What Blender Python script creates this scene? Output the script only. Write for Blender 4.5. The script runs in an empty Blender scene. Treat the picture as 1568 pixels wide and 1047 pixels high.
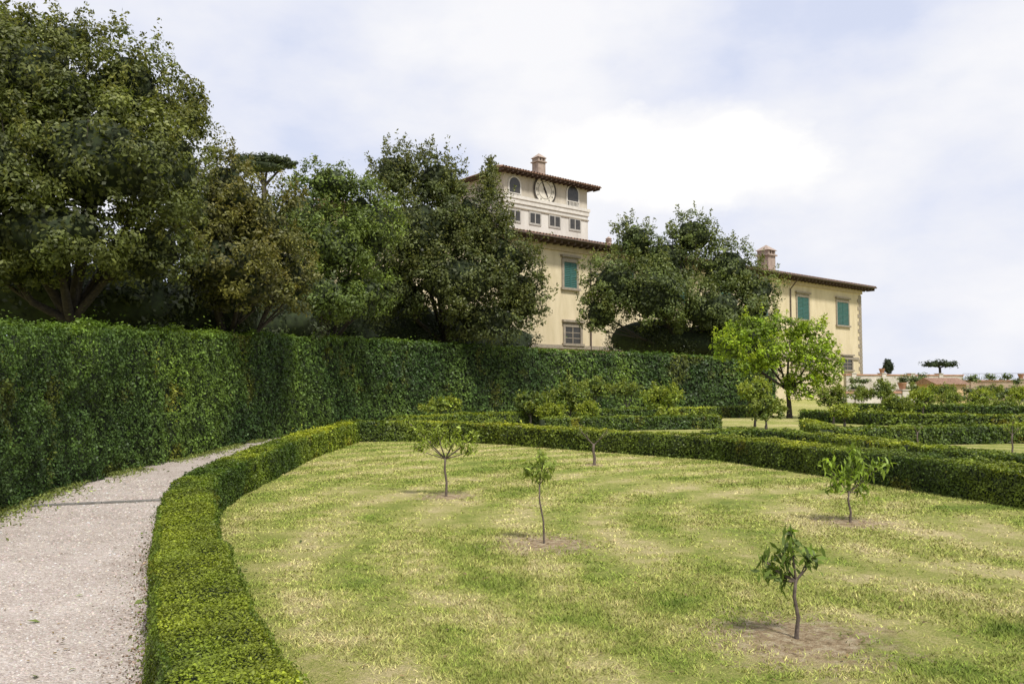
import bpy, math, numpy as np, bmesh
from mathutils import Matrix, Vector
rng=np.random.default_rng(7)
F=1220.0; CX,CY=784.0,523.5; HZ=588.0; CH=1.7
pitch=math.atan((HZ-CY)/F)
UP=np.array([0,-math.sin(pitch),math.cos(pitch)]); FW=np.array([0,math.cos(pitch),math.sin(pitch)]); RT=np.array([1.,0,0])
C0=np.array([0,0,CH])
def ray(px,py): return RT*(px-CX)/F-UP*(py-CY)/F+FW
def G(px,py,z=0.0):
    r=ray(px,py); t=(z-CH)/r[2]; return C0+r*t
def D(px,py,d):
    r=ray(px,py); return C0+r*(d/r[1])
sc=bpy.context.scene
# ---------------------------------------------------------------- helpers
def link(o,parent=None):
    sc.collection.objects.link(o)
    if parent is not None: o.parent=parent
    return o
def empty(name,M=None):
    o=bpy.data.objects.new(name,None); sc.collection.objects.link(o)
    if M is not None: o.matrix_world=M
    return o
def npmesh(name,V,n,mat,col=None,parent=None,faces=None,smooth=False):
    V=np.asarray(V,dtype=np.float32)
    if faces is None: faces=np.arange(len(V)).reshape(-1,n)
    faces=np.asarray(faces,dtype=np.int32)
    me=bpy.data.meshes.new(name)
    me.vertices.add(len(V)); me.vertices.foreach_set('co',V.ravel())
    me.loops.add(faces.size); me.loops.foreach_set('vertex_index',faces.ravel())
    me.polygons.add(len(faces)); me.polygons.foreach_set('loop_start',np.arange(0,faces.size,n,dtype=np.int32))
    me.polygons.foreach_set('loop_total',np.full(len(faces),n,dtype=np.int32))
    if smooth: me.polygons.foreach_set('use_smooth',np.ones(len(faces),dtype=bool))
    if col is not None:
        a=me.color_attributes.new('Col','FLOAT_COLOR','POINT')
        c=np.ones((len(V),4),dtype=np.float32); c[:,:3]=col; a.data.foreach_set('color',c.ravel())
    me.update(calc_edges=True); me.materials.append(mat)
    return link(bpy.data.objects.new(name,me),parent)
def pymesh(name,V,Fs,mat,parent=None,smooth=False):
    me=bpy.data.meshes.new(name); me.from_pydata([tuple(map(float,v)) for v in V],[],[tuple(f) for f in Fs]); me.update()
    me.materials.append(mat)
    if smooth:
        for p in me.polygons: p.use_smooth=True
    return link(bpy.data.objects.new(name,me),parent)
class MB:
    def __init__(s): s.V=[];s.F=[]
    def box(s,x0,x1,y0,y1,z0,z1):
        b=len(s.V)
        s.V+=[(x0,y0,z0),(x1,y0,z0),(x1,y1,z0),(x0,y1,z0),(x0,y0,z1),(x1,y0,z1),(x1,y1,z1),(x0,y1,z1)]
        s.F+=[tuple(b+i for i in f) for f in [(0,3,2,1),(4,5,6,7),(0,1,5,4),(1,2,6,5),(2,3,7,6),(3,0,4,7)]]
    def poly(s,pts):
        b=len(s.V); s.V+=list(pts); s.F.append(tuple(range(b,b+len(pts))))
    def prism(s,pts,y0,y1):
        b=len(s.V);n=len(pts)
        s.V+=[(p[0],y0,p[1]) for p in pts]+[(p[0],y1,p[1]) for p in pts]
        s.F.append(tuple(range(b,b+n))); s.F.append(tuple(range(b+2*n-1,b+n-1,-1)))
        for i in range(n): j=(i+1)%n; s.F.append((b+i,b+n+i,b+n+j,b+j))
    def tube(s,pts,rad,n=8,cap=True):
        pts=[np.array(p,float) for p in pts]; b=len(s.V)
        for i,p in enumerate(pts):
            t=pts[min(i+1,len(pts)-1)]-pts[max(i-1,0)]; t/=np.linalg.norm(t)+1e-9
            a=np.cross(t,[0.3,0.95,0.1] if abs(t[2])>.7 else [0,0,1]); a/=np.linalg.norm(a); c=np.cross(t,a)
            for k in range(n):
                an=2*math.pi*k/n; s.V.append(tuple(p+rad[i]*(math.cos(an)*a+math.sin(an)*c)))
        for i in range(len(pts)-1):
            for k in range(n):
                k2=(k+1)%n; s.F.append((b+i*n+k,b+i*n+k2,b+(i+1)*n+k2,b+(i+1)*n+k))
        if cap: s.F.append(tuple(b+(len(pts)-1)*n+k for k in range(n)))
    def make(s,name,mat,parent=None,smooth=False): return pymesh(name,s.V,s.F,mat,parent,smooth)
def _h(i,j,k,seed):
    n=(i*374761393+j*668265263+k*2147483647+seed*1274126177)&0xffffffff
    n=((n^(n>>13))*1274126177)&0xffffffff
    return ((n^(n>>16))&0xffff)/65535.0
def vn(P,scale,seed=0):
    Q=np.asarray(P)*scale; I=np.floor(Q).astype(np.int64); f=Q-I; f=f*f*(3-2*f); r=0
    for a in (0,1):
        for b in (0,1):
            for c in (0,1):
                w=(f[:,0] if a else 1-f[:,0])*(f[:,1] if b else 1-f[:,1])*(f[:,2] if c else 1-f[:,2])
                r=r+w*_h(I[:,0]+a,I[:,1]+b,I[:,2]+c,seed)
    return r
def norm(v): return v/(np.linalg.norm(v,axis=-1,keepdims=True)+1e-9)
# ---------------------------------------------------------------- materials
def mat(name):
    m=bpy.data.materials.new(name); m.use_nodes=True; nt=m.node_tree
    return m,nt,nt.nodes['Principled BSDF']
def N(nt,t,**k):
    n=nt.nodes.new(t)
    for a,b in k.items(): setattr(n,a,b)
    return n
def noise(nt,vec,scale,detail=4,rough=.55,dist=0):
    n=N(nt,'ShaderNodeTexNoise'); n.inputs['Scale'].default_value=scale; n.inputs['Detail'].default_value=detail
    n.inputs['Roughness'].default_value=rough; n.inputs['Distortion'].default_value=dist
    nt.links.new(vec,n.inputs['Vector']); return n.outputs['Fac']
def ramp(nt,fac,stops):
    r=N(nt,'ShaderNodeValToRGB'); e=r.color_ramp.elements
    while len(e)<len(stops): e.new(0.5)
    for i,(p,c) in enumerate(stops):
        e[i].position=p; e[i].color=(c[0],c[1],c[2],1) if not isinstance(c,(int,float)) else (c,c,c,1)
    nt.links.new(fac,r.inputs['Fac']); return r.outputs['Color']
def mix(nt,fac,a,b,mode='MIX'):
    n=N(nt,'ShaderNodeMix',data_type='RGBA',blend_type=mode)
    for s,v in ((n.inputs[0],fac),(n.inputs[6],a),(n.inputs[7],b)):
        if hasattr(v,'is_linked') or hasattr(v,'links'): nt.links.new(v,s)
        elif isinstance(v,(int,float)): s.default_value=v
        else: s.default_value=(v[0],v[1],v[2],1)
    return n.outputs[2]
def math_(nt,op,a,b=None,clamp=False):
    n=N(nt,'ShaderNodeMath',operation=op); n.use_clamp=clamp
    for i,v in enumerate((a,b)):
        if v is None: continue
        if isinstance(v,(int,float)): n.inputs[i].default_value=v
        else: nt.links.new(v,n.inputs[i])
    return n.outputs[0]
def bump(nt,h,dist,strength=1.0):
    b=N(nt,'ShaderNodeBump'); b.inputs['Distance'].default_value=dist; b.inputs['Strength'].default_value=strength
    nt.links.new(h,b.inputs['Height']); return b.outputs['Normal']
def objco(nt): return N(nt,'ShaderNodeTexCoord').outputs['Object']
def plain(name,c1,c2,scale=3,rough=.85,bd=0.0,bs=30):
    m,nt,p=mat(name); co=objco(nt)
    f=noise(nt,co,scale,5,.6); nt.links.new(ramp(nt,f,[(.32,c1),(.68,c2)]),p.inputs['Base Color'])
    p.inputs['Roughness'].default_value=rough
    if bd>0: nt.links.new(bump(nt,noise(nt,co,bs,4),bd),p.inputs['Normal'])
    return m
def leafmat(name,trans=.3,spec=.3,rough=.5):
    m,nt,p=mat(name); a=N(nt,'ShaderNodeAttribute',attribute_name='Col'); c=a.outputs['Color']
    nt.links.new(c,p.inputs['Base Color']); p.inputs['Roughness'].default_value=rough; p.inputs['Specular IOR Level'].default_value=spec
    t=N(nt,'ShaderNodeBsdfTranslucent'); nt.links.new(mix(nt,1.0,c,(1.3,1.4,.6),'MULTIPLY'),t.inputs['Color'])
    ms=N(nt,'ShaderNodeMixShader'); ms.inputs[0].default_value=trans
    nt.links.new(p.outputs[0],ms.inputs[1]); nt.links.new(t.outputs[0],ms.inputs[2])
    nt.links.new(ms.outputs[0],nt.nodes['Material Output'].inputs['Surface']); return m
M_leaf=leafmat('leaf',.25); M_leafs=leafmat('leaf_young',.35)
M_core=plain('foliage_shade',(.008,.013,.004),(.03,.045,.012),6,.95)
M_bark=plain('bark',(.02,.016,.013),(.06,.048,.036),14,.95,.01,40)
M_barkl=plain('sapling_bark',(.06,.045,.035),(.15,.115,.09),30,.9,.003,80)
SAP=[(683,760),(833,832),(910,712),(1302,800),(1220,978)]
SAPG=[G(*s) for s in SAP]
RC=(6.5,9.5,0)
def lawn_mat(name,soil=True,blade=False):
    m,nt,p=mat(name); co=objco(nt)
    mp=N(nt,'ShaderNodeMapping'); mp.inputs['Scale'].default_value=(1,1,0); nt.links.new(co,mp.inputs['Vector']); v=mp.outputs[0]
    big=noise(nt,v,.33,2,.6,.3); mid=noise(nt,v,2.1,4 if blade else 7,.75,.2)
    s=math_(nt,'ADD',math_(nt,'MULTIPLY',big,.42),math_(nt,'MULTIPLY',mid,.58))
    if not blade: s=math_(nt,'ADD',s,math_(nt,'MULTIPLY',math_(nt,'SUBTRACT',noise(nt,v,30,4,.8),.5),.45))
    d=N(nt,'ShaderNodeVectorMath',operation='DISTANCE'); nt.links.new(v,d.inputs[0]); d.inputs[1].default_value=RC
    dd=math_(nt,'ADD',d.outputs['Value'],math_(nt,'MULTIPLY',big,1.0))
    w=math_(nt,'SINE',math_(nt,'MULTIPLY',dd,5.6)); s=math_(nt,'ADD',s,math_(nt,'MULTIPLY',w,.055))
    c=ramp(nt,s,[(.32,(.15,.20,.035)),(.42,(.245,.275,.06)),(.52,(.36,.345,.11)),(.64,(.52,.435,.225))])
    if not blade: c=mix(nt,1.0,c,ramp(nt,noise(nt,v,80,3,.7),[(.3,.55),(.7,1.35)]),'MULTIPLY')
    if soil:
        sn=math_(nt,'SUBTRACT',noise(nt,v,4,6,.8),.5); K=None
        for g,r in zip(SAPG,(.48,.6,.25,.5,.68)):
            d=N(nt,'ShaderNodeVectorMath',operation='DISTANCE'); nt.links.new(v,d.inputs[0]); d.inputs[1].default_value=(g[0],g[1],0)
            dd=math_(nt,'ADD',d.outputs['Value'],math_(nt,'MULTIPLY',sn,3.2*r))
            k=math_(nt,'MULTIPLY',math_(nt,'SUBTRACT',1.0,math_(nt,'DIVIDE',dd,r*1.15),True),1.7,True)
            K=k if K is None else math_(nt,'MAXIMUM',K,k)
        sc_=ramp(nt,noise(nt,v,11,5,.75),[(.33,(.11,.07,.045)),(.47,(.32,.22,.14)),(.62,(.50,.41,.28))])
        c=mix(nt,math_(nt,'MULTIPLY',K,.88),c,sc_)
    if blade:
        a=N(nt,'ShaderNodeAttribute',attribute_name='Col'); c=mix(nt,1.0,c,a.outputs['Color'],'MULTIPLY')
    nt.links.new(c,p.inputs['Base Color']); p.inputs['Roughness'].default_value=.9; p.inputs['Specular IOR Level'].default_value=.15
    if not blade:
        nt.links.new(bump(nt,math_(nt,'ADD',noise(nt,v,45,4,.8),math_(nt,'MULTIPLY',mid,1.5)),.035),p.inputs['Normal'])
    return m
M_lawn=lawn_mat('lawn_grass'); M_blade=lawn_mat('grass_blades',False,True); M_ground=lawn_mat('ground_grass',False)
def gravel_mat():
    m,nt,p=mat('gravel'); co=objco(nt)
    v=N(nt,'ShaderNodeTexVoronoi'); v.inputs['Scale'].default_value=60; nt.links.new(co,v.inputs['Vector'])
    sp=N(nt,'ShaderNodeSeparateColor'); nt.links.new(v.outputs['Color'],sp.inputs[0])
    c=ramp(nt,sp.outputs[0],[(0,(.24,.19,.16)),(.35,(.37,.315,.275)),(.75,(.47,.42,.375)),(1,(.60,.56,.52))])
    c=mix(nt,.45,c,ramp(nt,noise(nt,co,1.3,7,.75),[(.38,(.30,.235,.19)),(.58,(.50,.43,.375))]))
    nt.links.new(c,p.inputs['Base Color']); p.inputs['Roughness'].default_value=.95
    nt.links.new(bump(nt,math_(nt,'ADD',math_(nt,'MULTIPLY',v.outputs['Distance'],-1.0),noise(nt,co,9,5,.7)),.014),p.inputs['Normal']); return m
M_gravel=gravel_mat()
# ---------------------------------------------------------------- leaves
class Acc:
    def __init__(s): s.P=[];s.N=[];s.L=[];s.W=[];s.C=[]
    def add(s,P,Nn,L,W,C): s.P.append(P);s.N.append(Nn);s.L.append(L);s.W.append(W);s.C.append(C)
    def make(s,name,m,parent=None,jit=.45,droop=0.0):
        P=np.concatenate(s.P);Nn=norm(np.concatenate(s.N)+jit*rng.normal(size=P.shape));L=np.concatenate(s.L)[:,None];W=np.concatenate(s.W)[:,None];C=np.concatenate(s.C)
        R=rng.normal(size=P.shape)
        if droop: R=R*(1-droop)+np.array([0,0,-1.5])*droop
        T=norm(R-Nn*np.sum(R*Nn,1,keepdims=True)); B=np.cross(Nn,T)
        V=np.stack([P-T*L*.5,P+B*W*.5+Nn*L*.08-T*L*.05,P+T*L*.5,P-B*W*.5+Nn*L*.08-T*L*.05],1).reshape(-1,3)
        TOT[0]+=len(P)
        return npmesh(name,V,4,m,np.repeat(C,4,0),parent)
TOT=[0]
def crown(acc,lobes,col,ls,cover=1.7,crel=.22,sprig=0,asp=.5,var=.35,young=.3,back=.3,fill=.7,gap=.30,sl=(.2,.55)):
    for li,(c,r) in enumerate(lobes):
        rm=float(np.mean(r)); a=4*math.pi*rm*rm
        Nl=int(a*cover/(.5*ls*ls*asp)*.62); nc=max(10,int(4.2/(crel*crel)))
        d=norm(rng.normal(size=(nc,3))); d=d[d[:,2]>-.9]
        tocam=norm(C0-c); keep=(d@tocam>-.25)|(rng.random(len(d))<back); d=d[keep]
        cc=c+d*r*rng.uniform(.72,1.04,(len(d),1)); rs=rm*crel*rng.uniform(.65,1.5,len(d))
        ok=vn(cc,1.1/(rm*.5),77+li)>gap
        for lj,(c2,r2) in enumerate(lobes):
            if lj!=li: ok&=np.sum(((cc-c2)/(r2*.62))**2,1)>1
        cc=cc[ok];rs=rs[ok];d=d[ok]
        if len(cc)==0: continue
        per=max(6,int(Nl/nc)); M=len(cc)*per
        ci=np.repeat(np.arange(len(cc)),per)
        e=norm(rng.normal(size=(M,3))+d[ci]*.6+np.array([0,0,.4])); rad=rng.uniform(.2,1.0,M)**.55
        rad*=1+.4*(rng.random(M)<.14)
        P=cc[ci]+e*(rs[ci]*rad)[:,None]*np.array([1.1,1.1,.85])
        tint=rng.normal(0,var,len(cc))[ci]*.6+rng.normal(0,var,M)*.6
        y=np.clip((rad-.7)*2.2,0,1)*young*(rng.random(M)<.6)+1.2*young*(vn(cc[ci],.7,3)-.35)
        Cc=np.array(col)[None]*np.exp(tint)[:,None]*(1+y[:,None]*np.array([1.5,1.1,.4]))
        L=ls*rng.uniform(.6,1.35,M)
        acc.add(P,e+d[ci]*.3+np.array([0,0,.25]),L,L*asp,Cc)
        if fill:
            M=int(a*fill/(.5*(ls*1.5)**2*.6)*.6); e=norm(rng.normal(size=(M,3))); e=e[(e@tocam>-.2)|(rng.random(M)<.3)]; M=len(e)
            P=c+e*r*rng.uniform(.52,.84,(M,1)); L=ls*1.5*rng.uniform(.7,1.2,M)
            acc.add(P,e+[0,0,.3],L,L*.6,np.array(col)*.6*np.exp(rng.normal(0,.35,M))[:,None])  # inner fill leaves darkened: shade of the crown's gaps put into their colour
        if sprig:
            k=int(sprig*len(cc)); idx=rng.integers(0,len(cc),k); idx=idx[d[idx,2]>-.1]
            n=24; p0=cc[idx]+d[idx]*(rs[idx]*.5)[:,None]
            dr=norm(d[idx]*.55+np.array([0,0,1.0])+rng.normal(0,.22,(len(idx),3))); ln=rm*rng.uniform(sl[0],sl[1],len(idx))
            t=rng.random((len(idx),n))**.9; P=(p0[:,None]+dr[:,None]*(t*ln[:,None])[...,None]+rng.normal(0,1,(len(idx),n,3))*(ls*.8*(1.3-t))[...,None]).reshape(-1,3)
            m=len(P); L=ls*rng.uniform(.6,1.2,m); acc.add(P,rng.normal(size=(m,3))+[0,0,.3],L,L*asp,np.array(col)[None]*np.exp(rng.normal(.1,.3,m))[:,None]*np.array([1.35,1.15,1]))
def ico(sub):
    bm=bmesh.new(); bmesh.ops.create_icosphere(bm,subdivisions=sub,radius=1); V=np.array([v.co[:] for v in bm.verts]); Fc=np.array([[v.index for v in f.verts] for f in bm.faces]); bm.free(); return V,Fc
IV,IF=ico(3)
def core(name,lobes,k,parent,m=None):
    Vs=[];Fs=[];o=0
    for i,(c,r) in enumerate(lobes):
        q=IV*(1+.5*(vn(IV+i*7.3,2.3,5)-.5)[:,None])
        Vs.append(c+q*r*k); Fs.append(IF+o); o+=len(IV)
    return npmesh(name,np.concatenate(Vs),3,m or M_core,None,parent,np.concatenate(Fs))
def plobes(L,depth_ratio=.85):
    out=[]
    for l in L:
        px,py,rx,ry,d=l; s=d/F; out.append((D(px,py,d),np.array([rx*s,(rx+ry)/2*s*depth_ratio,ry*s])))
    return out
def tree(name,L,base,col,ls,trad=.2,k=.56,bark=None,fork=.45,mat_leaf=None,jit=.45,**kw):
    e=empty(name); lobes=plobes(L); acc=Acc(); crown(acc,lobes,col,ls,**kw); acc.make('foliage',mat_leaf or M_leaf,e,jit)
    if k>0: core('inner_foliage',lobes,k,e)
    mb=MB(); cen=np.mean([c for c,_ in lobes],0); b=np.array(base,float); top=b+(cen-b)*fork; top[:2]=b[:2]*.75+cen[:2]*.25
    mid=(b+top)/2+np.array([.04,.03,0])*trad*8
    mb.tube([b-[0,0,.1],b+[0,0,.15],mid,top],[trad*1.5,trad*1.1,trad*.85,trad*.7],10)
    for c,r in lobes:
        q=top+(c-top)*.5+rng.normal(0,.12,3)*np.mean(r); q[2]-=.1*r[2]
        mb.tube([top-[0,0,.05],q,c,c+rng.normal(0,.3,3)*r],[trad*.55,trad*.35,trad*.2,trad*.06],7)
        for _ in range(3):
            dd=norm(rng.normal(size=3)+[0,0,.3])*r*.8; mb.tube([q,(q+c+dd)/2,c+dd],[trad*.2,trad*.13,trad*.03],5)
    mb.make('trunk',bark or M_bark,e,True); return e
def gnd(px,d): p=D(px,HZ,d); return np.array([p[0],p[1],0])
OAK=(.088,.105,.024); OAK2=(.074,.092,.027)
tree('holm_oak_tree',[(40,140,150,115,16.5),(190,140,88,85,17.5),(150,250,150,110,16),(-60,260,150,130,15),(255,260,75,110,18),(70,355,140,75,15.5),(-150,100,120,130,16),(225,385,80,60,17),(105,62,55,36,17.5),(293,175,22,46,18.5),(15,52,65,36,17),(10,410,80,40,16)],gnd(110,17.5),OAK,.092,.20,sprig=.6,cover=1.5,crel=.17,gap=.30)
tree('holm_oak_tree',[(345,300,60,72,22),(390,350,70,76,23),(330,400,85,60,21),(430,420,65,65,24),(300,340,60,75,21),(370,440,70,40,22)],gnd(345,24.5),(.100,.103,.026),.105,.2,sprig=.6,cover=1.5,crel=.2)
tree('holm_oak_tree',[(505,285,50,38,31),(455,330,50,50,30),(500,380,70,65,30),(560,350,52,78,32),(480,450,74,46,29),(545,450,62,50,31)],gnd(500,33),(.088,.125,.024),.13,.2,sprig=.6,cover=1.5,crel=.22)
tree('holm_oak_tree',[(605,268,42,44,39),(668,280,50,46,39),(640,360,85,80,38),(722,345,58,62,39),(750,285,9,38,39.5),(770,400,55,56,39),(700,430,85,60,38),(795,455,46,54,40),(600,440,60,60,38),(745,490,70,38,39)],gnd(675,42),OAK2,.155,.24,sprig=1.0,cover=1.5,crel=.18,sl=(.3,.8))
tree('holm_oak_tree',[(972,372,34,38,55),(940,435,50,50,54),(1062,362,40,40,56),(1000,450,70,60,54),(1112,412,50,42,56),(1155,445,42,36,56),(1090,475,75,45,55),(1020,400,48,44,56),(920,480,35,34,54),(1150,485,40,28,55)],gnd(1045,57),(.092,.120,.033),.19,.26,sprig=.6,cover=1.5,crel=.19)
tree('orange_tree',[(1145,510,42,24,40),(1195,503,44,20,40),(1240,516,38,27,40.5),(1115,532,28,24,39.5),(1264,562,24,34,40),(1190,542,48,24,39),(1228,590,34,22,39.5),(1150,562,22,14,39),(1245,545,32,26,39)],gnd(1208,40),(.185,.265,.02),.14,.13,k=0,sprig=.4,cover=1.5,crel=.24,mat_leaf=M_leafs,fill=.8,gap=.28,var=.45)
e=empty('understory_shade_shrubs'); acc=Acc(); L=plobes([(20,450,130,70,18.5),(160,460,120,65,19.5),(90,470,120,60,21),(230,480,110,60,23),(300,480,100,60,24),(400,490,90,55,28),(500,500,80,50,36),(600,510,80,50,41),(690,515,80,45,44),(770,525,50,28,47),(1000,520,70,30,57),(1090,525,80,35,57),(1150,545,40,50,58),(-90,450,110,80,18)])
crown(acc,L,(.028,.038,.011),.14,cover=1.0,crel=.3,fill=.4); acc.make('foliage',M_leaf,e); core('inner_foliage',L,.88,e)  # dark leaf mass added behind; shade below the crowns is put into its colour
tree('umbrella_pine_tree',[(1438,557,24,4.5,150),(1425,559,12,3,150),(1452,559,12,3.5,150)],gnd(1440,150),(.03,.045,.015),.35,.3,k=.7,fork=.9,cover=1.6,crel=.3,gap=0)
tree('umbrella_pine_tree',[(405,246,32,8,120),(375,246,24,8,120),(435,252,20,7,121),(395,256,40,9,120)],gnd(400,120),(.04,.055,.018),.45,.5,k=.85,fork=.9,cover=1.8,crel=.3,gap=0)
tree('topiary_yew_tree',[(1360,563,8,9,95),(1360,556,6,7,95)],gnd(1360,95),(.02,.035,.012),.16,.15,k=.85,cover=1.8,crel=.25,gap=0)
BUSH=[(812,620,28,20,33,0),(872,612,26,28,32,0),(908,598,22,20,34,0),(1015,610,28,22,33,1),(1022,640,16,14,31,1),(1155,600,24,18,31,1),(1172,628,26,18,30,0),(1275,610,22,18,33,0),(1292,632,18,12,32,1),(1350,600,18,16,45,0),(1372,625,22,18,34,0),(1412,612,18,16,40,1),(1500,612,20,14,46,1),(1540,622,24,10,42,0),(1475,628,26,9,48,1),(675,622,30,10,33,1),(960,598,22,12,38,0),(845,632,20,12,31,1),(900,630,16,12,31,1),(1440,600,22,10,52,0),(1335,636,22,8,36,1),(1320,606,16,10,50,0),(1455,612,18,10,50,0),(1560,604,16,12,50,1),(1395,598,14,9,58,0),(1520,598,14,8,60,0)]
for (px,py,rx,ry,d,t) in BUSH:
    col=[(.12,.165,.032),(.165,.22,.033)][t]
    tree('citrus_tree',[(px-rx*.4,py+2,rx*.6,ry*.7,d),(px+rx*.45,py,rx*.55,ry*.75,d+.2),(px,py-ry*.35,rx*.55,ry*.65,d)],gnd(px,d),col,.115,.045,k=.3,cover=1.5,crel=.34,sprig=.8,mat_leaf=M_leafs,back=.6,fill=.7,gap=.15,var=.45)
# ---------------------------------------------------------------- hedges
def resample(pts,step):
    pts=np.array(pts,float)
    P=np.vstack([2*pts[0]-pts[1],pts,2*pts[-1]-pts[-2]]); out=[]
    for i in range(1,len(P)-2):
        n=max(2,int(np.linalg.norm(P[i+1]-P[i])/step))
        for t in np.linspace(0,1,n,endpoint=False):
            a,b,c,d=P[i-1],P[i],P[i+1],P[i+2]
            out.append(.5*((2*b)+(-a+c)*t+(2*a-5*b+4*c-d)*t*t+(-a+3*b-3*c+d)*t**3))
    out.append(pts[-1]); return np.array(out)
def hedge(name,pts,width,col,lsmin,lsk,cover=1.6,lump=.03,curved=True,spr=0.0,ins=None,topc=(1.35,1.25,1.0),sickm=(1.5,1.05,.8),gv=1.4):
    e=empty(name); Q=resample(pts,.25) if curved else np.array(pts,float)
    if not curved:
        out=[]
        for a,b in zip(Q[:-1],Q[1:]):
            n=max(1,int(np.linalg.norm(b-a)/.3)); out+= [a+(b-a)*t for t in np.linspace(0,1,n,endpoint=False)]
        Q=np.array(out+[Q[-1]])
    xy=Q[:,:2];h=Q[:,2]; T=np.gradient(xy,axis=0); T/=np.linalg.norm(T,axis=1,keepdims=True); Nn=np.stack([-T[:,1],T[:,0]],1)
    w=width/2; ins=ins or min(.05,.12*width)
    prof=[(-w+ins,0,0),(-w+ins,1,-ins),(w-ins,1,-ins),(w-ins,0,0)]
    V=np.array([[ [xy[i,0]+Nn[i,0]*a,xy[i,1]+Nn[i,1]*a,h[i]*b+c] for a,b,c in prof] for i in range(len(Q))]).reshape(-1,3)
    Fc=[]
    for i in range(len(Q)-1):
        for k in range(3): Fc.append((4*i+k,4*i+k+1,4*i+k+5,4*i+k+4))
    n=len(Q)-1; Fc+=[(0,3,2,1),(4*n,4*n+1,4*n+2,4*n+3)]
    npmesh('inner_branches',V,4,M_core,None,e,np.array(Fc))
    acc=Acc(); mid=(xy[:-1]+xy[1:])/2; seg=np.linalg.norm(xy[1:]-xy[:-1],axis=1); dist=np.hypot(mid[:,0],mid[:,1])
    behind=mid[:,1]<.5
    ls=np.maximum(lsmin,lsk*dist); ls[behind]=lsmin*3
    for face in (-1,0,1):
        area=seg*(width if face==0 else (h[:-1]+h[1:])/2)
        fn=Nn[:-1]*face; away=(np.sum(fn*(-mid),1)<0) if face else np.zeros(len(mid),bool)
        cnt=(area*cover/(.5*ls*ls*.6)*np.where(away,.4,1)).astype(int)
        I=np.repeat(np.arange(len(mid)),cnt); m=len(I); t=rng.random(m)[:,None]; p=xy[I]*(1-t)+xy[I+1]*t; nn=Nn[I]; hh=h[I]
        if face==0:
            u=rng.uniform(-w,w,m); P=np.column_stack([p+nn*u[:,None],hh]); ND=np.tile([0,0,1.],(m,1))
            P[:,2]-=.3*np.clip(np.abs(u)-(w-.1),0,1)
        else:
            z=rng.random(m)*hh; P=np.column_stack([p+nn*face*w,z]); ND=np.column_stack([nn*face,np.zeros(m)])
        lo=(vn(P,2.2,11)-.5)*lump*2.4+(vn(P,6,12)-.5)*lump*1.8
        off=lo+rng.normal(0,lump*.35,m)
        P=P+ND*off[:,None]
        if spr:
            s=(rng.random(m)<spr)&(vn(P,1.5,14)>.45); P[s]+=ND[s]*rng.exponential(lump*1.1,s.sum())[:,None]
        g=vn(P,.45,21)*.6+vn(P,1.4,25)*.25+vn(P,3.5,22)*.15; dk=vn(P,5.5,24)
        C=np.array(col)[None]*np.exp(rng.normal(0,.28,m)+(g-.5)*gv+(dk-.5)*.7)[:,None]*(1+(g[:,None]-.42)*np.array([1.3,.6,.0]))
        if face==0: C=C*np.array(topc)  # top leaves brightened in colour, as if lit from above
        sick=(vn(P,1.3,31)+vn(P,6,32)*.25+rng.normal(0,.04,m)>.92)&(face!=0); C[sick]=C[sick]*np.array(sickm)
        L=ls[I]*rng.uniform(.6,1.3,m); acc.add(P,ND*.9+np.array([0,0,.25]),L,L*.6,C)
    acc.make('leaves',M_leaf,e,.5); return e
def top(pts): return [(*G(px,py,h)[:2],h) for px,py,h in pts]
tb=[G(-260,900),G(-120,825),G(0,778),G(100,745),G(200,719),G(300,697),G(365,681)]
tall=[(tb[i][0]-.45,tb[i][1]+.45,h) for i,h in enumerate((2.4,2.45,2.52,2.68,2.8,2.95,3.1))]
def top2(px,py,d): p=D(px,py,d); return (p[0],p[1],p[2])
tall+=[top2(455,517,28),top2(560,520,34),top2(700,528,39),top2(850,537,44),top2(980,541,48),top2(1090,548,50),top2(1180,560,52)]
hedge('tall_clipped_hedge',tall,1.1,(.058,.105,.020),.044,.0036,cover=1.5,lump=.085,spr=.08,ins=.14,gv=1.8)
near=top([(560,1330,.5),(440,1160,.5),(365,1047,.5),(322,940,.5),(298,860,.5),(287,800,.5),(287,765,.5),(300,735,.5),(340,710,.52),(400,687,.54),(470,663,.56),(540,645,.6)])
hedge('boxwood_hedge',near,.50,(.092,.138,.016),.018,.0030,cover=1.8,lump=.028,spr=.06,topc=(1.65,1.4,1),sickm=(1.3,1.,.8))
front=top([(543,645,.6),(640,645,.58),(750,649,.55),(850,655,.53),(1000,663,.52),(1120,669,.52)])
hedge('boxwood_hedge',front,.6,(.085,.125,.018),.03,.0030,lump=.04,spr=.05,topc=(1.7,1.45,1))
right=top([(1112,668,.52),(1300,687,.52),(1568,716,.52),(1850,747,.52)])
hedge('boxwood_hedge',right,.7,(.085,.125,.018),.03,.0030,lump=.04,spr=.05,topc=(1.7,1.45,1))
for P_ in ([(600,640,.55),(720,633,.55),(900,627,.55),(1050,624,.55),(1150,622,.55)],
           [(1085,660,.5),(1150,656,.5),(1260,665,.5),(1400,680,.5),(1568,696,.5),(1700,706,.5)],
           [(1270,655,.5),(1400,653,.5),(1568,651,.5),(1700,650,.5)],
           [(1240,645,.5),(1270,655,.5)],
           [(1230,628,.5),(1340,632,.5),(1568,636,.5),(1700,638,.5)],
           [(830,640,.5),(1000,637,.5),(1100,636,.5)],
           [(1290,618,.6),(1420,620,.6),(1600,622,.6)]):
    hedge('boxwood_hedge',top(P_),.6,(.09,.135,.02),.04,.0032,lump=.04,curved=False,topc=(1.7,1.45,1))
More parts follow.
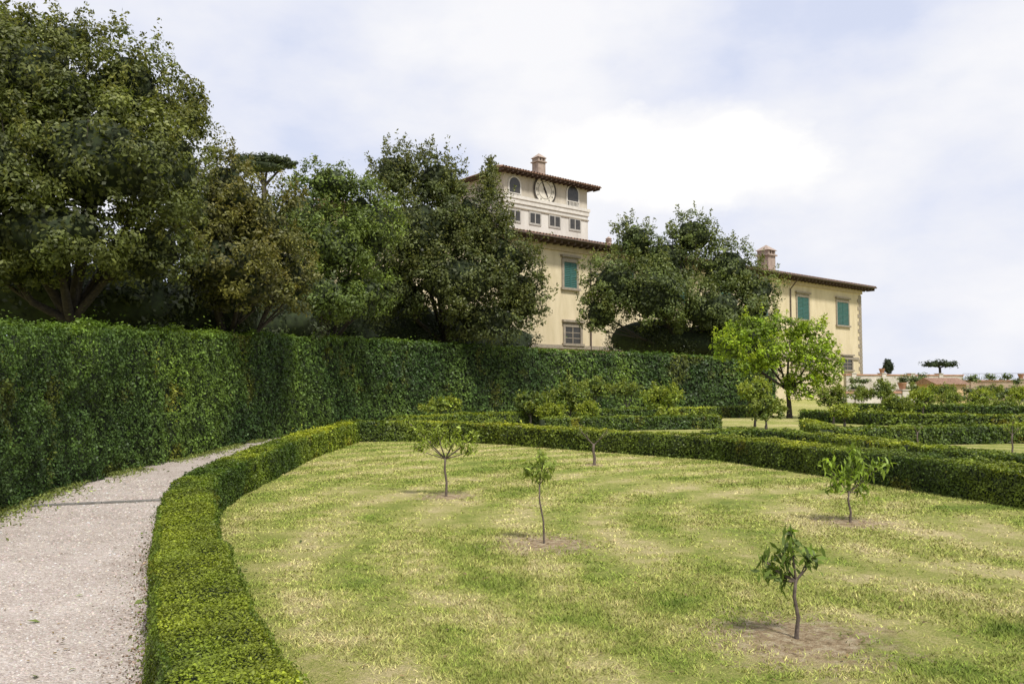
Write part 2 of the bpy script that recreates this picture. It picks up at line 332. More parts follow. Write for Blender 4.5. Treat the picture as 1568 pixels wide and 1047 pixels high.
# ---------------------------------------------------------------- ground
M=MB(); M.poly([(-1500,-300,0),(1500,-300,0),(1500,2500,0),(-1500,2500,0)]); M.make('ground',M_ground)
lawn_poly=[(p[0],p[1]) for p in resample(near,.4)]+[(p[0],p[1]) for p in front[1:]]+[(p[0],p[1]) for p in right[1:]]+[(14,-4),(0,-4)]
pymesh('lawn',[(x,y,.004) for x,y in lawn_poly],[tuple(range(len(lawn_poly)))[::-1]],M_lawn)
pl=[(p[0],p[1]) for p in resample(tall,.5)][:]
pr=[(p[0],p[1]) for p in resample(near,.4)]+[tuple(G(600,640,.55)[:2]),tuple(G(900,627,.55)[:2]),tuple(G(1150,622,.55)[:2])]
path_poly=[(-9,-3)]+pl+pr[::-1]+[(0,-3)]
pymesh('gravel_path',[(x,y,.008) for x,y in path_poly],[tuple(range(len(path_poly)))[::-1]],M_gravel)
def inpoly(X,Y,poly):
    r=np.zeros(len(X),bool); n=len(poly)
    for i in range(n):
        x1,y1=poly[i];x2,y2=poly[(i+1)%n]
        if y1==y2: continue
        c=((y1>Y)!=(y2>Y))&(X<(x2-x1)*(Y-y1)/(y2-y1)+x1); r^=c
    return r
n=460000; r=np.exp(rng.uniform(math.log(3.2),math.log(24),n)); th=rng.uniform(-.62,.62,n); X=r*np.sin(th);Y=r*np.cos(th)
k=inpoly(X,Y,lawn_poly)
for g,rr in zip(SAPG,(.35,.45,.15,.35,.5)): k&=(np.hypot(X-g[0],Y-g[1])>rr*rng.uniform(.3,1.5,n))
P3=np.column_stack([X,Y,np.zeros(n)]); dens=vn(P3,1.1,41)*.5+vn(P3,5,42)*.25+vn(P3,14,44)*.25
k&=(dens+rng.normal(0,.08,n)>.42)
X=X[k];Y=Y[k];r=r[k];dens=dens[k];n=len(X); hh=rng.uniform(.008,.028,n)*(.4+1.3*dens); wd=np.maximum(.003,.0007*r)
a=rng.uniform(0,6.283,n); ln=rng.normal(0,.018,(n,2))
B=np.column_stack([X,Y,np.full(n,.004)]); s=np.column_stack([np.cos(a)*wd,np.sin(a)*wd,np.zeros(n)])
V=np.stack([B-s,B+s,B+np.column_stack([ln,hh])],1).reshape(-1,3)
bc=np.exp(rng.normal(0,.25,n)-(dens-.5)*.9)[:,None]*np.array([.92,1.02,.85]); dry=rng.random(n)<.14; bc[dry]*=np.array([1.25,1.08,1.3])
npmesh('grass',V,3,M_blade,np.repeat(np.clip(bc,0,1.7),3,0))
acc=Acc(); tq=resample(tall,.1); tq=tq[(tq[:,1]>7)&(tq[:,1]<26)]; T=np.gradient(tq[:,:2],axis=0); T/=np.linalg.norm(T,axis=1,keepdims=True)
i=rng.integers(0,len(tq),9000); Nr=np.column_stack([T[:,1],-T[:,0]])[i]; off=.5+rng.exponential(.13,len(i))
P=np.column_stack([tq[i,:2]+Nr*off[:,None]+rng.normal(0,.08,(len(i),2)),rng.uniform(.01,.09,len(i))*np.exp(-(off-.5)*2)]); L=rng.uniform(.03,.09,len(i)); k=vn(P,1.2,51)>.35
acc.add(P[k],rng.normal(size=(k.sum(),3))*.8+[0,-.2,.6],L[k],L[k]*.3,(np.array([.17,.20,.05])*np.exp(rng.normal(0,.4,len(i)))[:,None])[k]); acc.make('verge_grass',M_leaf,None,.3)
n=60000; r=np.exp(rng.uniform(math.log(3),math.log(16),n)); th=rng.uniform(-.72,-.1,n); X=r*np.sin(th);Y=r*np.cos(th); k=inpoly(X,Y,path_poly); X=X[k];Y=Y[k];r=r[k];n=len(X)
o=np.array([[1,0,0],[0,1,0],[-1,0,0],[0,-1,0],[0,0,1.]]); sz=np.maximum(.0045,.0010*r)*rng.uniform(.5,1.6,n)
a=rng.uniform(0,6.283,n); ca,sa=np.cos(a),np.sin(a)
ov=np.stack([o[None,:,0]*ca[:,None]-o[None,:,1]*sa[:,None],o[None,:,0]*sa[:,None]+o[None,:,1]*ca[:,None],np.tile(o[:,2]*.5,(n,1))],2)*sz[:,None,None]*rng.uniform(.7,1.3,(n,5,1))
V=ov+np.column_stack([X,Y,np.full(n,.008)])[:,None]
Fb=np.array([[0,1,4],[1,2,4],[2,3,4],[3,0,4]]); Fc=(Fb[None]+5*np.arange(n)[:,None,None]).reshape(-1,3)
pc=np.array([.37,.32,.28])*np.exp(rng.normal(0,.30,n))[:,None]*(1+rng.normal(0,.05,(n,3)))
m,nt,p=mat('pebble_stone'); at=N(nt,'ShaderNodeAttribute',attribute_name='Col'); nt.links.new(at.outputs['Color'],p.inputs['Base Color']); p.inputs['Roughness'].default_value=.9; p.inputs['Specular IOR Level'].default_value=.2
npmesh('gravel_pebbles',V.reshape(-1,3),3,m,np.repeat(np.clip(pc,0,.55),5,0),None,Fc)
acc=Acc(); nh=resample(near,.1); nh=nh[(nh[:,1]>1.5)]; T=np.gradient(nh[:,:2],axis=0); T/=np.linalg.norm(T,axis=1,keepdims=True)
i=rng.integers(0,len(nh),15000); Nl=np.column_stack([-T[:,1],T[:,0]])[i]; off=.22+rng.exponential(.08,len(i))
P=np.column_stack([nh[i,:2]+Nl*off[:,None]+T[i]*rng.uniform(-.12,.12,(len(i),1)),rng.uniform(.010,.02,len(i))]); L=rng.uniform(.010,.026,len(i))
acc.add(P,np.tile([0,0,1.],(len(i),1)),L,L*.6,np.array([.16,.095,.055])*np.exp(rng.normal(0,.4,len(i)))[:,None])  # dense brown leaf litter, also painting the hedge's shadow on the gravel
n=500; r=np.exp(rng.uniform(math.log(3),math.log(20),n)); th=rng.uniform(-.7,.6,n); P=np.column_stack([r*np.sin(th),r*np.cos(th),np.full(n,.02)]); L=rng.uniform(.02,.05,n)
acc.add(P,np.tile([0,0,1.],(n,1)),L,L*.5,np.array([.20,.14,.06])*np.exp(rng.normal(0,.4,n))[:,None])
n=26; X=rng.uniform(-3.6,-1.8,n);Y=rng.uniform(3.8,9,n);P=np.column_stack([X,Y,np.full(n,.02)]);L=rng.uniform(.05,.09,n); acc.add(P,np.tile([0,0,1.],(n,1)),L,L*.5,np.array([.16,.20,.05])*np.exp(rng.normal(0,.4,n))[:,None])
acc.make('fallen_leaves_and_shade_strip',M_leaf,None,.25)
a=G(-60,781);b=G(252,767); d=(b-a)/np.linalg.norm(b-a); q=np.array([-d[1],d[0],0]); mb=MB(); L_=np.linalg.norm(b-a); s=0
while s<L_:
    l=rng.uniform(.3,.45); p0=a+d*s; p1=a+d*(s+l-.012); w_=.055
    V=[p0-q*w_,p1-q*w_,p1+q*w_,p0+q*w_]; bs=len(mb.V); mb.V+=[tuple(v) for v in V]+[tuple(v+np.array([0,0,.03])) for v in V]
    mb.F+=[tuple(bs+i for i in f) for f in [(4,5,6,7),(0,1,5,4),(1,2,6,5),(2,3,7,6),(3,0,4,7)]]; s+=l
mb.make('stone_drain_edging',plain('drain_stone',(.10,.095,.085),(.20,.19,.17),12,.9))
# ---------------------------------------------------------------- saplings
def sapling(i,base,tip,clusters,trad,leaf,col,dn=60,extra=()):
    e=empty('peach_sapling'); b=G(*base); d=b[1]; t=D(*tip,d); mb=MB()
    m1=b+(t-b)*.35+np.array([.012,.0,0]); m2=b+(t-b)*.7-np.array([.014,0,0])
    mb.tube([b-[0,0,.03],b+[0,0,.03],m1,m2,t],[trad*1.5,trad*1.15,trad,trad*.9,trad*.8],9); acc=Acc()
    for (px,py,r,dy) in clusters:
        c=D(px,py,d+dy); rr=r*d/F; k=(t+c)/2+np.array([0,0,-.02]); mb.tube([t-(t-b)*.04,k,c],[trad*.6,trad*.4,trad*.15],6)
        for _ in range(3):
            q=c+norm(rng.normal(size=3)+[0,0,.4])*rr; mb.tube([k*.4+c*.6,(c+q)/2,q],[trad*.3,trad*.2,trad*.08],5)
            n=dn//4; tt=rng.uniform(.2,1,n)[:,None]; P=(k*.4+c*.6)*(1-tt)+q*tt+rng.normal(0,leaf*.4,(n,3))
            acc.add(P,rng.normal(size=(n,3))+[0,-.3,.6],leaf*rng.uniform(.7,1.3,n),leaf*.32*rng.uniform(.8,1.2,n),np.array(col)*np.exp(rng.normal(0,.35,n))[:,None])
        n=dn//3; P=c+norm(rng.normal(size=(n,3)))*rr*rng.random((n,1))**.5
        acc.add(P,rng.normal(size=(n,3))+[0,-.3,.6],leaf*rng.uniform(.7,1.3,n),leaf*.32*rng.uniform(.8,1.2,n),np.array(col)*np.exp(rng.normal(0,.35,n))[:,None])
    mb.make('trunk',M_barkl,e,True); acc.make('leaves',M_leafs,e,.3,droop=.6)
Y1=(.22,.27,.04)
sapling(0,SAP[0],(682,700),[(655,680,14,0),(672,674,15,.1),(693,682,15,-.1),(712,680,13,0),(725,668,10,.1),(700,662,10,0),(668,658,7,0),(645,662,8,0),(625,645,9,.2),(640,688,9,0),(722,690,9,0)],.018,.085,Y1,60)
sapling(1,SAP[1],(826,738),[(818,726,11,0),(835,728,10,0),(812,712,9,.05),(830,712,12,-.05),(845,714,8,0),(828,699,6,0),(806,722,6,0)],.010,.085,(.25,.31,.06),34)
sapling(2,SAP[2],(909,680),[(898,668,6,0),(922,668,7,0),(890,660,6,0),(930,660,5,0)],.03,.06,(.22,.25,.08),16)
sapling(3,SAP[3],(1300,752),[(1285,735,15,0),(1312,735,15,0),(1300,720,15,.1),(1330,722,13,0),(1268,714,11,0),(1348,712,10,-.1),(1305,702,8,0),(1320,750,12,0),(1275,747,10,0),(1310,690,6,0)],.014,.115,(.22,.30,.045),36)
sapling(4,SAP[4],(1219,885),[(1208,862,14,0),(1194,848,12,.05),(1212,835,12,-.05),(1236,858,9,0),(1182,870,11,0),(1177,884,7,0),(1246,852,6,0),(1212,816,6,0),(1168,856,6,0),(1200,887,5,0)],.013,.09,(.115,.165,.03),17)
sapling(5,(1550,694),(1550,665),[(1542,655,8,0),(1560,655,8,0),(1550,645,7,0)],.02,.08,Y1,30)
sapling(6,(1405,686),(1405,662),[(1400,652,5,0),(1412,652,4,0)],.02,.06,Y1,10)
# ---------------------------------------------------------------- villa
DL=62.0; A=D(815,358,DL); zE=A[2]
def atz(px,py,z): r=ray(px,py); return C0+r*((z-CH)/r[2])
Bp=atz(1352,443,zE); du=(Bp-A); du[2]=0; ULEN=np.linalg.norm(du); du/=ULEN; dvi=np.array([-du[1],du[0],0.])
OV=1.3; O=A+dvi*OV; O[2]=0
MW=Matrix(((du[0],dvi[0],0,O[0]),(du[1],dvi[1],0,O[1]),(0,0,1,0),(0,0,0,1)))
def Lc(px,py,y=0.0):
    r=ray(px,py); o=C0-O; t=(y-o@dvi)/(r@dvi); p=o+r*t; return p@du,p[2]
villa=empty('yellow_villa',MW)
def stucco(name,c1,c2):
    m,nt,p=mat(name); co=objco(nt); mp=N(nt,'ShaderNodeMapping'); mp.inputs['Scale'].default_value=(1,1,.25); nt.links.new(co,mp.inputs['Vector'])
    f=noise(nt,mp.outputs[0],.9,7,.65,.4); nt.links.new(ramp(nt,f,[(.3,c1),(.65,c2)]),p.inputs['Base Color']); p.inputs['Roughness'].default_value=.9
    nt.links.new(bump(nt,noise(nt,co,12,4),.01),p.inputs['Normal']); return m
M_wall=stucco('yellow_stucco',(.48,.40,.25),(.62,.53,.36)); M_white=stucco('white_stucco',(.44,.41,.37),(.60,.575,.53))
M_stone=plain('pietra_serena',(.20,.17,.13),(.33,.28,.21),5); M_wood=plain('eave_wood',(.045,.028,.018),(.09,.055,.038),8)
M_glass=plain('dark_opening',(.02,.02,.018),(.05,.045,.04),4,.3)
def tiles():
    m,nt,p=mat('terracotta_tiles'); co=objco(nt); w=N(nt,'ShaderNodeTexWave'); w.inputs['Scale'].default_value=1.3; nt.links.new(co,w.inputs['Vector'])
    c=ramp(nt,noise(nt,co,3,6,.7),[(.3,(.16,.085,.055)),(.7,(.36,.22,.145))]); nt.links.new(mix(nt,1.0,c,ramp(nt,w.outputs['Fac'],[(0,.55),(.6,1.1)]),'MULTIPLY'),p.inputs['Base Color'])
    nt.links.new(bump(nt,w.outputs['Fac'],.06),p.inputs['Normal']); p.inputs['Roughness'].default_value=.9; return m
M_tile=tiles()
def shut():
    m,nt,p=mat('green_shutter'); co=objco(nt); s=N(nt,'ShaderNodeSeparateXYZ'); nt.links.new(co,s.inputs[0])
    w=math_(nt,'SINE',math_(nt,'MULTIPLY',s.outputs[2],42)); nt.links.new(ramp(nt,w,[(0,(.02,.075,.065)),(1,(.045,.15,.13))]),p.inputs['Base Color'])
    nt.links.new(bump(nt,w,.02),p.inputs['Normal']); p.inputs['Roughness'].default_value=.5; return m
M_shut=shut()
uR=Lc(1319,500)[0]; uL=-16.0; DEP=26.0; zW=zE-.15
m=MB(); m.box(uL,uR,0,DEP,0,zW); m.make('walls',M_wall,villa)
def hip(name,x0,x1,y0,y1,z,th,rise,run,parent,tile=M_tile,wood=M_wood):
    s=MB(); s.box(x0+.1,x1-.1,y0+.1,y1-.1,z-.02,z+th*.5); s.make(name+'_soffit',wood,parent)
    t=MB(); z0=z+th*.5+.003; b=[(x0,y0,z0),(x1,y0,z0),(x1,y1,z0),(x0,y1,z0)]; c=[(x0,y0,z0+th*.6),(x1,y0,z0+th*.6),(x1,y1,z0+th*.6),(x0,y1,z0+th*.6)]
    e_=[(x0+run,y0+run,z+rise),(x1-run,y0+run,z+rise),(x1-run,y1-run,z+rise),(x0+run,y1-run,z+rise)]
    t.V=b+c+e_; t.F=[(3,2,1,0)]+[(i,(i+1)%4,4+(i+1)%4,4+i) for i in range(4)]+[(4+i,4+(i+1)%4,8+(i+1)%4,8+i) for i in range(4)]+[(8,9,10,11)]
    t.make(name,tile,parent)
    r=MB(); x=x0+.1
    while x<x1: r.tube([(x,y0-.05,z0+th*.55),(x,y0+run*.25,z0+th*.55+(rise-th*1.1)*.25)],[.075,.075],6); x+=.34
    r.make(name+'_tile_rows',tile,parent)
hip('roof',uL-OV,uR+OV,-OV,DEP+OV,zE-.1,.24,2.45,12.5,villa)
m=MB(); x=uL-1
while x<uR+1.2: m.box(x,x+.16,-OV+.14,-.16,zE-.34,zE-.125); x+=.75
y=0
while y<DEP: m.box(uR+.16,uR+OV-.14,y,y+.16,zE-.34,zE-.125); y+=.75
m.make('rafters',M_wood,villa)
m=MB(); m.box(uL,uR+.15,-.15,-.003,zE-.75,zE-.13); m.box(uR+.003,uR+.15,.0,DEP,zE-.75,zE-.13); m.make('cornice',plain('cornice_stucco',(.40,.31,.19),(.52,.42,.27),4),villa)
m=MB(); m.tube([(uL-OV,-OV-.06,zE+.02),(uR+OV+.05,-OV-.06,zE+.02)],[.07,.07],8); m.tube([(uR+OV+.06,-OV,zE+.02),(uR+OV+.06,DEP,zE+.02)],[.07,.07],8)
for px,py in ((903,400),(1209,445)):
    u,_=Lc(px,py); m.tube([(u,-OV,zE+.0),(u,-.5,zE-.9),(u,-.12,zE-1.3),(u,-.12,2)],[.07]*4,8)
m.make('gutters_and_downpipes',plain('copper_gutter',(.05,.04,.035),(.12,.08,.06),6,.5),villa)
M_rail=plain('shutter_rail',(.025,.10,.085),(.04,.13,.115))
def window(parent,pxl,pxr,pyt,pyb,kind='shutter',y=0.0,arch=False):
    u0,zt=Lc(pxl,pyt,y); u1,_=Lc(pxr,pyt,y); _,zb=Lc((pxl+pxr)/2,pyb,y); _,zt=Lc((pxl+pxr)/2,pyt,y)
    f=MB(); w=.24
    f.box(u0-w,u0,y-.10,y-.003,zb,zt); f.box(u1,u1+w,y-.10,y-.003,zb,zt); f.box(u0-w,u1+w,y-.103,y-.003,zt,zt+w)
    f.box(u0-w-.12,u1+w+.12,y-.26,y-.003,zt+w+.16,zt+w+.34); f.box(u0-w-.12,u1+w+.12,y-.22,y-.003,zb-.2,zb); f.box(u0-w+.05,u1+w-.05,y-.07,y-.003,zt+w,zt+w+.16)
    f.make('window_frame',M_stone,parent)
    g=MB(); g.box(u0,u1,y-.03,y-.004,zb,zt); g.make('window_pane',M_glass,parent)
    if kind=='shutter':
        s=MB(); mid=(u0+u1)/2; s.box(u0+.02,mid-.015,y-.075,y-.033,zb+.03,zt-.03); s.box(mid+.015,u1-.02,y-.075,y-.033,zb+.03,zt-.03); s.make('shutters',M_shut,parent)
        s=MB(); hz=(zb+zt)/2
        for a,b in ((u0+.02,mid-.015),(mid+.015,u1-.02)):
            s.box(a,b,y-.09,y-.077,hz-.05,hz+.05)
            for q in (a,b-.07): s.box(q,q+.07,y-.092,y-.077,zb+.03,zt-.03)
        s.make('shutter_rails',M_rail,parent)
    else:
        s=MB(); mid=(u0+u1)/2; s.box(mid-.04,mid+.04,y-.06,y-.033,zb,zt)
        for k in (.33,.66): z_=zb+(zt-zb)*k; s.box(u0,u1,y-.058,y-.033,z_-.03,z_+.03)
        s.make('window_grille',M_stone,parent)
window(villa,863,882,402,441); window(villa,1220,1237,455,489); window(villa,1281,1298,463,498)
window(villa,865,888,501,526,'g'); window(villa,1290,1304,550,566,'g'); window(villa,1228,1243,545,562,'g')
for px in (960,1040,1110,1165):
    sl=(px-872)*.145; window(villa,px-9,px+9,402+sl,440+sl)
m=MB(); z=2.0;k=0
while z<zE-1.2: m.box(uR-(.9 if k%2 else .55),uR+.05,-.05,(.9 if k%2==0 else .55),z,z+.42); z+=.46;k+=1
m.make('corner_quoins',M_stone,villa)
u_,zs=Lc(840,530); m=MB(); m.box(uL,uR-1,-.14,-.003,zs-.15,zs+.15); m.make('string_course',M_stone,villa)
m=MB(); m.box(uL,u_+14,-5.0,-4.6,0,zs-1.2); m.make('terrace_parapet',M_white,villa)
def chimney(parent,pxc,pyt,pyb,wpx,y,mt,name='chimney'):
    u,zt=Lc(pxc,pyt,y);_,zb=Lc(pxc,pyb,y); u1,_=Lc(pxc+wpx/2,pyt,y); w=(u1-u)*.9; h=zt-zb; c=MB()
    c.box(u-w*.8,u+w*.8,y-w*.8,y+w*.8,zb-.8,zb+h*.48); c.box(u-w,u+w,y-w,y+w,zb+h*.481,zb+h*.54)
    for a0,a1 in ((-.8,-.45),(-.15,.15),(.45,.8)): c.box(u+w*a0,u+w*a1,y-w*.8,y+w*.8,zb+h*.541,zb+h*.72)
    c.make(name,mt,parent); t=MB(); z0=zb+h*.722
    t.V=[(u-w,y-w,z0),(u+w,y-w,z0),(u+w,y+w,z0),(u-w,y+w,z0),(u,y,zt)]; t.F=[(3,2,1,0),(0,1,4),(1,2,4),(2,3,4),(3,0,4)]; t.make(name+'_cap',mt,parent)
M_chim=plain('chimney_stucco',(.25,.19,.155),(.38,.30,.25),3)
chimney(villa,1173,375,409,15,4.0,M_chim)
chimney(villa,932,362,376,6,4.0,M_chim)
yt=9.0; uTL,_=Lc(772,290,yt); uTR,_=Lc(900,300,yt); _,zT=Lc(762,252,yt-1.0); td=11.0
_,zB1=Lc(840,312,yt); _,zB2=Lc(840,323,yt)
m=MB(); m.box(uTL,uTR,yt,yt+td,zE-1,zB1); m.make('tower_lower_walls',M_white,villa)
m=MB(); m.box(uTL+.05,uTR-.05,yt+.05,yt+td-.05,zB1,zT-.1); m.make('tower_walls',stucco('tower_stucco',(.36,.32,.26),(.50,.45,.375)),villa)
M_cl=plain('cornice_light',(.5,.47,.42),(.62,.59,.54))
m=MB(); m.box(uTL-.18,uTR+.18,yt-.18,yt+td+.18,zB1-.12,zB1+.18); m.box(uTL-.10,uTR+.10,yt-.10,yt+td+.1,zB1-.55,zB1-.123); m.make('tower_cornice',M_cl,villa)
m=MB(); m.box(uTL-.08,uTR+.08,yt-.08,yt-.003,zB1-1.05,zB1-.93); m.make('tower_moulding',M_stone,villa)
hip('tower_roof',uTL-1.0,uTR+1.0,yt-1.0,yt+td+1.0,zT-.12,.14,1.3,6.4,villa)
m=MB(); x=uTL-.9
while x<uTR+.9: m.box(x,x+.12,yt-.9,yt-.003,zT-.28,zT-.143); x+=.6
m.make('tower_rafters',M_wood,villa)
for px,py,w_,h_ in ((788,288,8,16),(877,301,8,16)):
    u,zc=Lc(px,py,yt);u2,_=Lc(px+w_,py,yt);_,zt2=Lc(px,py-h_,yt);_,zb2=Lc(px,py+h_,yt); w=u2-u
    def arch(w,z0,z1): return [(u-w,z0),(u+w,z0)]+[(u+w*math.cos(a),z1-w+w*math.sin(a)) for a in np.linspace(0,math.pi,14)]
    f=MB(); f.prism(arch(w+.16,zb2-.1,zt2+.14),yt-.04,yt+.045); f.make('belfry_arch_surround',M_cl,villa)
    f=MB(); f.prism(arch(w,zb2,zt2),yt-.046,yt-.042); f.make('belfry_shade_panel',M_glass,villa)  # dark panel proud of the wall, shade inside the arch painted in
    f=MB()
    for k in np.linspace(-.8,.8,7): f.box(u+k*w-.04,u+k*w+.04,yt-.11,yt-.06,zb2,zb2+(zt2-zb2)*.22)
    f.box(u-w-.05,u+w+.05,yt-.13,yt-.047,zb2+(zt2-zb2)*.221,zb2+(zt2-zb2)*.26); f.make('belfry_balustrade',M_cl,villa)
M_fr=plain('frame_grey',(.30,.28,.25),(.40,.38,.34))
for px in (788,819,849,880):
    py=334+(px-819)*.15; u,z1=Lc(px-7.5,py-8,yt);u2,_=Lc(px+7.5,py-8,yt);_,z0=Lc(px,py+8,yt)
    f=MB(); f.box(u-.15,u2+.15,yt-.07,yt-.003,z0-.2,z1+.15); f.make('tower_window_frame',M_fr,villa)
    mid=(u+u2)/2; f=MB(); f.box(u,mid-.06,yt-.078,yt-.072,z0,z1); f.box(mid+.06,u2,yt-.078,yt-.072,z0,z1); f.make('tower_window',M_glass,villa)
uc,zc=Lc(834,292,yt); uc2,_=Lc(834+17,292,yt); R=uc2-uc
def disc(r0,r1,y0,y1,name,mt,n=48):
    s=MB()
    if r0==0: s.prism([(uc+r1*math.cos(a),zc+r1*math.sin(a)) for a in np.linspace(0,2*math.pi,n,endpoint=False)],y0,y1)
    else:
        for a,b in zip(np.linspace(0,2*math.pi,n+1)[:-1],np.linspace(0,2*math.pi,n+1)[1:]):
            s.prism([(uc+r0*math.cos(a),zc+r0*math.sin(a)),(uc+r1*math.cos(a),zc+r1*math.sin(a)),(uc+r1*math.cos(b),zc+r1*math.sin(b)),(uc+r0*math.cos(b),zc+r0*math.sin(b))],y0,y1)
    s.make(name,mt,villa)
M_dk=plain('clock_black',(.03,.025,.02),(.07,.06,.05))
disc(0,R*.94,yt-.06,yt+.045,'clock_face',plain('clock_cream',(.54,.50,.42),(.68,.64,.56),2)); disc(R*.88,R,yt-.09,yt-.062,'clock_ring',M_dk); disc(R*.56,R*.59,yt-.07,yt-.064,'clock_inner_ring',M_dk)
s=MB()
for k in range(12):
    a=math.pi*k/6; ca,sa=math.cos(a),math.sin(a)
    for off in ((-.03,.03) if k%3 else (-.06,0,.06)):
        q=[(R*.66,off*R-.02),(R*.80,off*R-.02),(R*.80,off*R+.02),(R*.66,off*R+.02)]
        s.prism([(uc+x*ca-y*sa,zc+x*sa+y*ca) for x,y in q],yt-.075,yt-.064)
for an,l,w in ((math.radians(115),.72,.07),(math.radians(-62),.5,.08)):
    ca,sa=math.cos(an),math.sin(an); q=[(-.15*R,-w*R),(l*R,-.03*R),(l*R,.03*R),(-.15*R,w*R)]
    s.prism([(uc+x*ca-y*sa,zc+x*sa+y*ca) for x,y in q],yt-.1,yt-.08)
s.make('clock_hands_and_numerals',M_dk,villa)
chimney(villa,825,235,264,15,yt+1.5,M_chim,'tower_chimney')
u0,z0=Lc(800,350,4.0);u1,_=Lc(834,358,4.0); m=MB(); m.V=[(u0,2.5,zE+.3),(u1,2.5,zE+.3),(u1,yt-.01,zE+.3),(u0,yt-.01,zE+.3),(u0,5.5,zE+1.45),(u1-1.2,5.5,zE+1.45)]; m.F=[(3,2,1,0),(0,1,5,4),(2,3,4,5),(1,2,5),(3,0,4)]; m.make('wing_roof',M_tile,villa)
# ---------------------------------------------------------------- terrace wall at right
M_cream=plain('garden_wall_plaster',(.36,.32,.27),(.60,.55,.49),.8); M_cop=plain('terracotta_coping',(.30,.15,.09),(.45,.26,.17),3)
def gwall(name,pa,pb,d0,d1,zt,th=.4,rail=False,mt=M_cream):
    a=gnd(pa,d0);b=gnd(pb,d1); d=b-a; L=np.linalg.norm(d); d/=L; n_=np.array([-d[1],d[0],0])
    e=empty(name,Matrix(((d[0],n_[0],0,a[0]),(d[1],n_[1],0,a[1]),(0,0,1,0),(0,0,0,1))))
    w=MB(); w.box(0,L,0,th,0,zt); w.make('wall',mt,e); c=MB(); c.box(-.1,L+.1,-.08,th+.08,zt+.003,zt+.14); c.make('coping',M_cop,e)
    p=MB(); pot=MB(); x=1.0
    while x<L:
        p.box(x-.3,x+.3,-.12,th+.12,0,zt+.2); p.box(x-.36,x+.36,-.18,th+.18,zt+.203,zt+.28)
        if int(x*7)%3==0: pot.tube([(x,th/2,zt+.28),(x,th/2,zt+.33),(x,th/2,zt+.7),(x,th/2,zt+.76)],[.18,.2,.3,.34],12)
        x+=4.2
    p.make('pilasters',mt,e)
    if pot.V: pot.make('terracotta_pots',M_cop,e,True)
    if rail:
        r=MB(); r.tube([(0,th/2,zt+.8),(L,th/2,zt+.8)],[.02,.02],6)
        for x in np.arange(0,L,.5): r.tube([(x,th/2,zt+.1),(x,th/2,zt+.8)],[.012,.012],5)
        r.make('railing',M_dk,e)
gwall('garden_terrace_wall',1296,1475,86,92,2.65)
gwall('garden_terrace_wall',1475,1720,84,78,2.0,rail=True,mt=plain('old_plaster',(.36,.25,.18),(.54,.42,.33),.9))
gwall('garden_retaining_wall',1296,1400,56,58,1.05)
m=MB()
a=gnd(1458,74); m.box(a[0]-1.3,a[0]+1.3,a[1],a[1]+4,0,1.7); eh=empty('garden_shed'); m.make('walls',plain('orange_plaster',(.50,.33,.18),(.62,.44,.26),1),eh)
m=MB(); m.V=[(a[0]-1.6,a[1]-.3,1.703),(a[0]+1.6,a[1]-.3,1.703),(a[0]+1.6,a[1]+4.3,1.703),(a[0]-1.6,a[1]+4.3,1.703),(a[0]-1.6,a[1]+2,2.3),(a[0]+1.6,a[1]+2,2.3)]; m.F=[(3,2,1,0),(0,1,5,4),(2,3,4,5),(1,2,5),(3,0,4)]; m.make('roof',M_tile,eh)
m=MB(); m.box(a[0]-.4,a[0]+.4,a[1]-.04,a[1]-.003,0,1.35); m.make('door',M_wood,eh)
e=empty('terrace_shrubs'); acc=Acc(); L=[]
for px in np.arange(1310,1640,11):
    if 1440<px<1475: continue
    d=rng.uniform(60,73); r_=rng.uniform(6,11); L.append((px,603+rng.uniform(-9,9),r_*1.3,r_*.7,d))
for px in (1308,1322,1385,1400,1412,1490,1516,1540,1558,1580):
    L.append((px,580+rng.uniform(-3,4),rng.uniform(8,13),rng.uniform(4,8),rng.uniform(79,82)))
L=plobes(L); crown(acc,L,(.10,.135,.045),.19,cover=1.2,crel=.4,var=.5); acc.make('foliage',M_leaf,e); core('inner_foliage',L,.5,e)
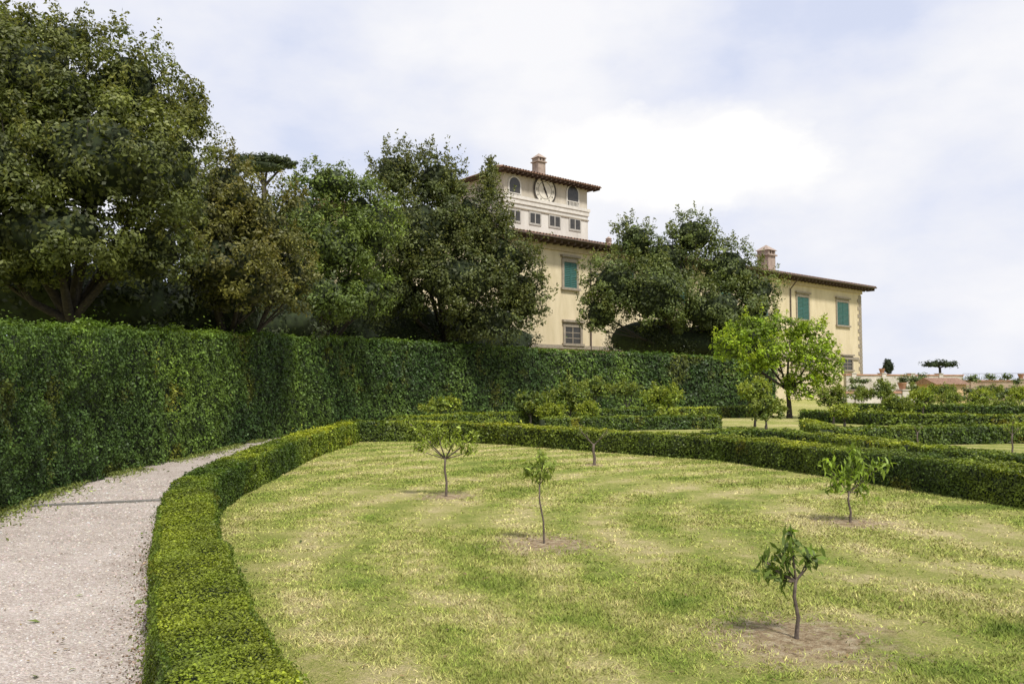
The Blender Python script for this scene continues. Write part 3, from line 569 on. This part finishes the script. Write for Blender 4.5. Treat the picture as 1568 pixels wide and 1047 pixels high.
# ---------------------------------------------------------------- light
sd=norm(np.array([.42,-.78,0.])); el=math.radians(56)
sv=np.array([sd[0]*math.cos(el),sd[1]*math.cos(el),math.sin(el)])
l=bpy.data.lights.new('sun','SUN'); l.energy=4.6; l.angle=math.radians(7); l.color=(1,.96,.89); lo=bpy.data.objects.new('sun',l); sc.collection.objects.link(lo)
lo.rotation_euler=Vector(tuple(sv)).to_track_quat('Z','Y').to_euler(); lo.location=(20,-20,40)
w=bpy.data.worlds.new('World'); sc.world=w; w.use_nodes=True; nt=w.node_tree; bg=nt.nodes['Background']; ST=.15
sk=N(nt,'ShaderNodeTexSky',sky_type='NISHITA'); sk.sun_disc=False; sk.sun_elevation=el; sk.sun_rotation=math.atan2(sd[0],sd[1])
tc=N(nt,'ShaderNodeTexCoord').outputs['Generated']; mp=N(nt,'ShaderNodeMapping'); mp.inputs['Scale'].default_value=(1,1,1.9); mp.inputs['Location'].default_value=(3.1,.4,1.7); nt.links.new(tc,mp.inputs['Vector'])
f=noise(nt,mp.outputs[0],3.0,6,.48,.1); f2=noise(nt,mp.outputs[0],10,5,.58,.1)
s=math_(nt,'ADD',math_(nt,'MULTIPLY',f,.82),math_(nt,'MULTIPLY',f2,.18))
def blob(px,py,ys,r0,r1,amp):
    cd=norm(ray(px,py)); dn=N(nt,'ShaderNodeVectorMath',operation='SUBTRACT'); nt.links.new(tc,dn.inputs[0]); dn.inputs[1].default_value=tuple(cd)
    dm=N(nt,'ShaderNodeVectorMath',operation='MULTIPLY'); nt.links.new(dn.outputs[0],dm.inputs[0]); dm.inputs[1].default_value=(1,1,ys)
    dl=N(nt,'ShaderNodeVectorMath',operation='LENGTH'); nt.links.new(dm.outputs[0],dl.inputs[0])
    q=math_(nt,'ADD',dl.outputs['Value'],math_(nt,'MULTIPLY',math_(nt,'SUBTRACT',f2,.5),amp))
    return ramp(nt,q,[(r0,1.0),(r0+.012,.7),(r1,0.0)])
cum=mix(nt,1.0,blob(1085,245,2.4,.10,.15,.22),blob(925,235,2.0,.07,.11,.18),'LIGHTEN')
K=1/ST
cl=ramp(nt,s,[(.40,(.72,.77,.94)),(.47,(.80,.83,.95)),(.54,(.87,.885,.955)),(.62,(.95,.95,.98))])
cl=mix(nt,cum,cl,(1.03,1.02,1.01)); cl=mix(nt,1.0,cl,(K,K,K),'MULTIPLY')
fac=ramp(nt,s,[(.38,.90),(.46,.97),(.55,1.0)])
nt.links.new(mix(nt,fac,sk.outputs[0],cl),bg.inputs['Color']); bg.inputs['Strength'].default_value=ST
sc.view_settings.view_transform='Standard'; sc.view_settings.look='None'; sc.view_settings.exposure=0
cam=bpy.data.cameras.new('camera'); co=bpy.data.objects.new('camera',cam); sc.collection.objects.link(co)
co.location=(0,0,CH); co.rotation_euler=(math.pi/2+pitch,0,0); cam.lens=F/1568*36; cam.sensor_width=36; cam.clip_end=5000; cam.clip_start=.05
sc.camera=co
print('LEAVES',TOT[0])
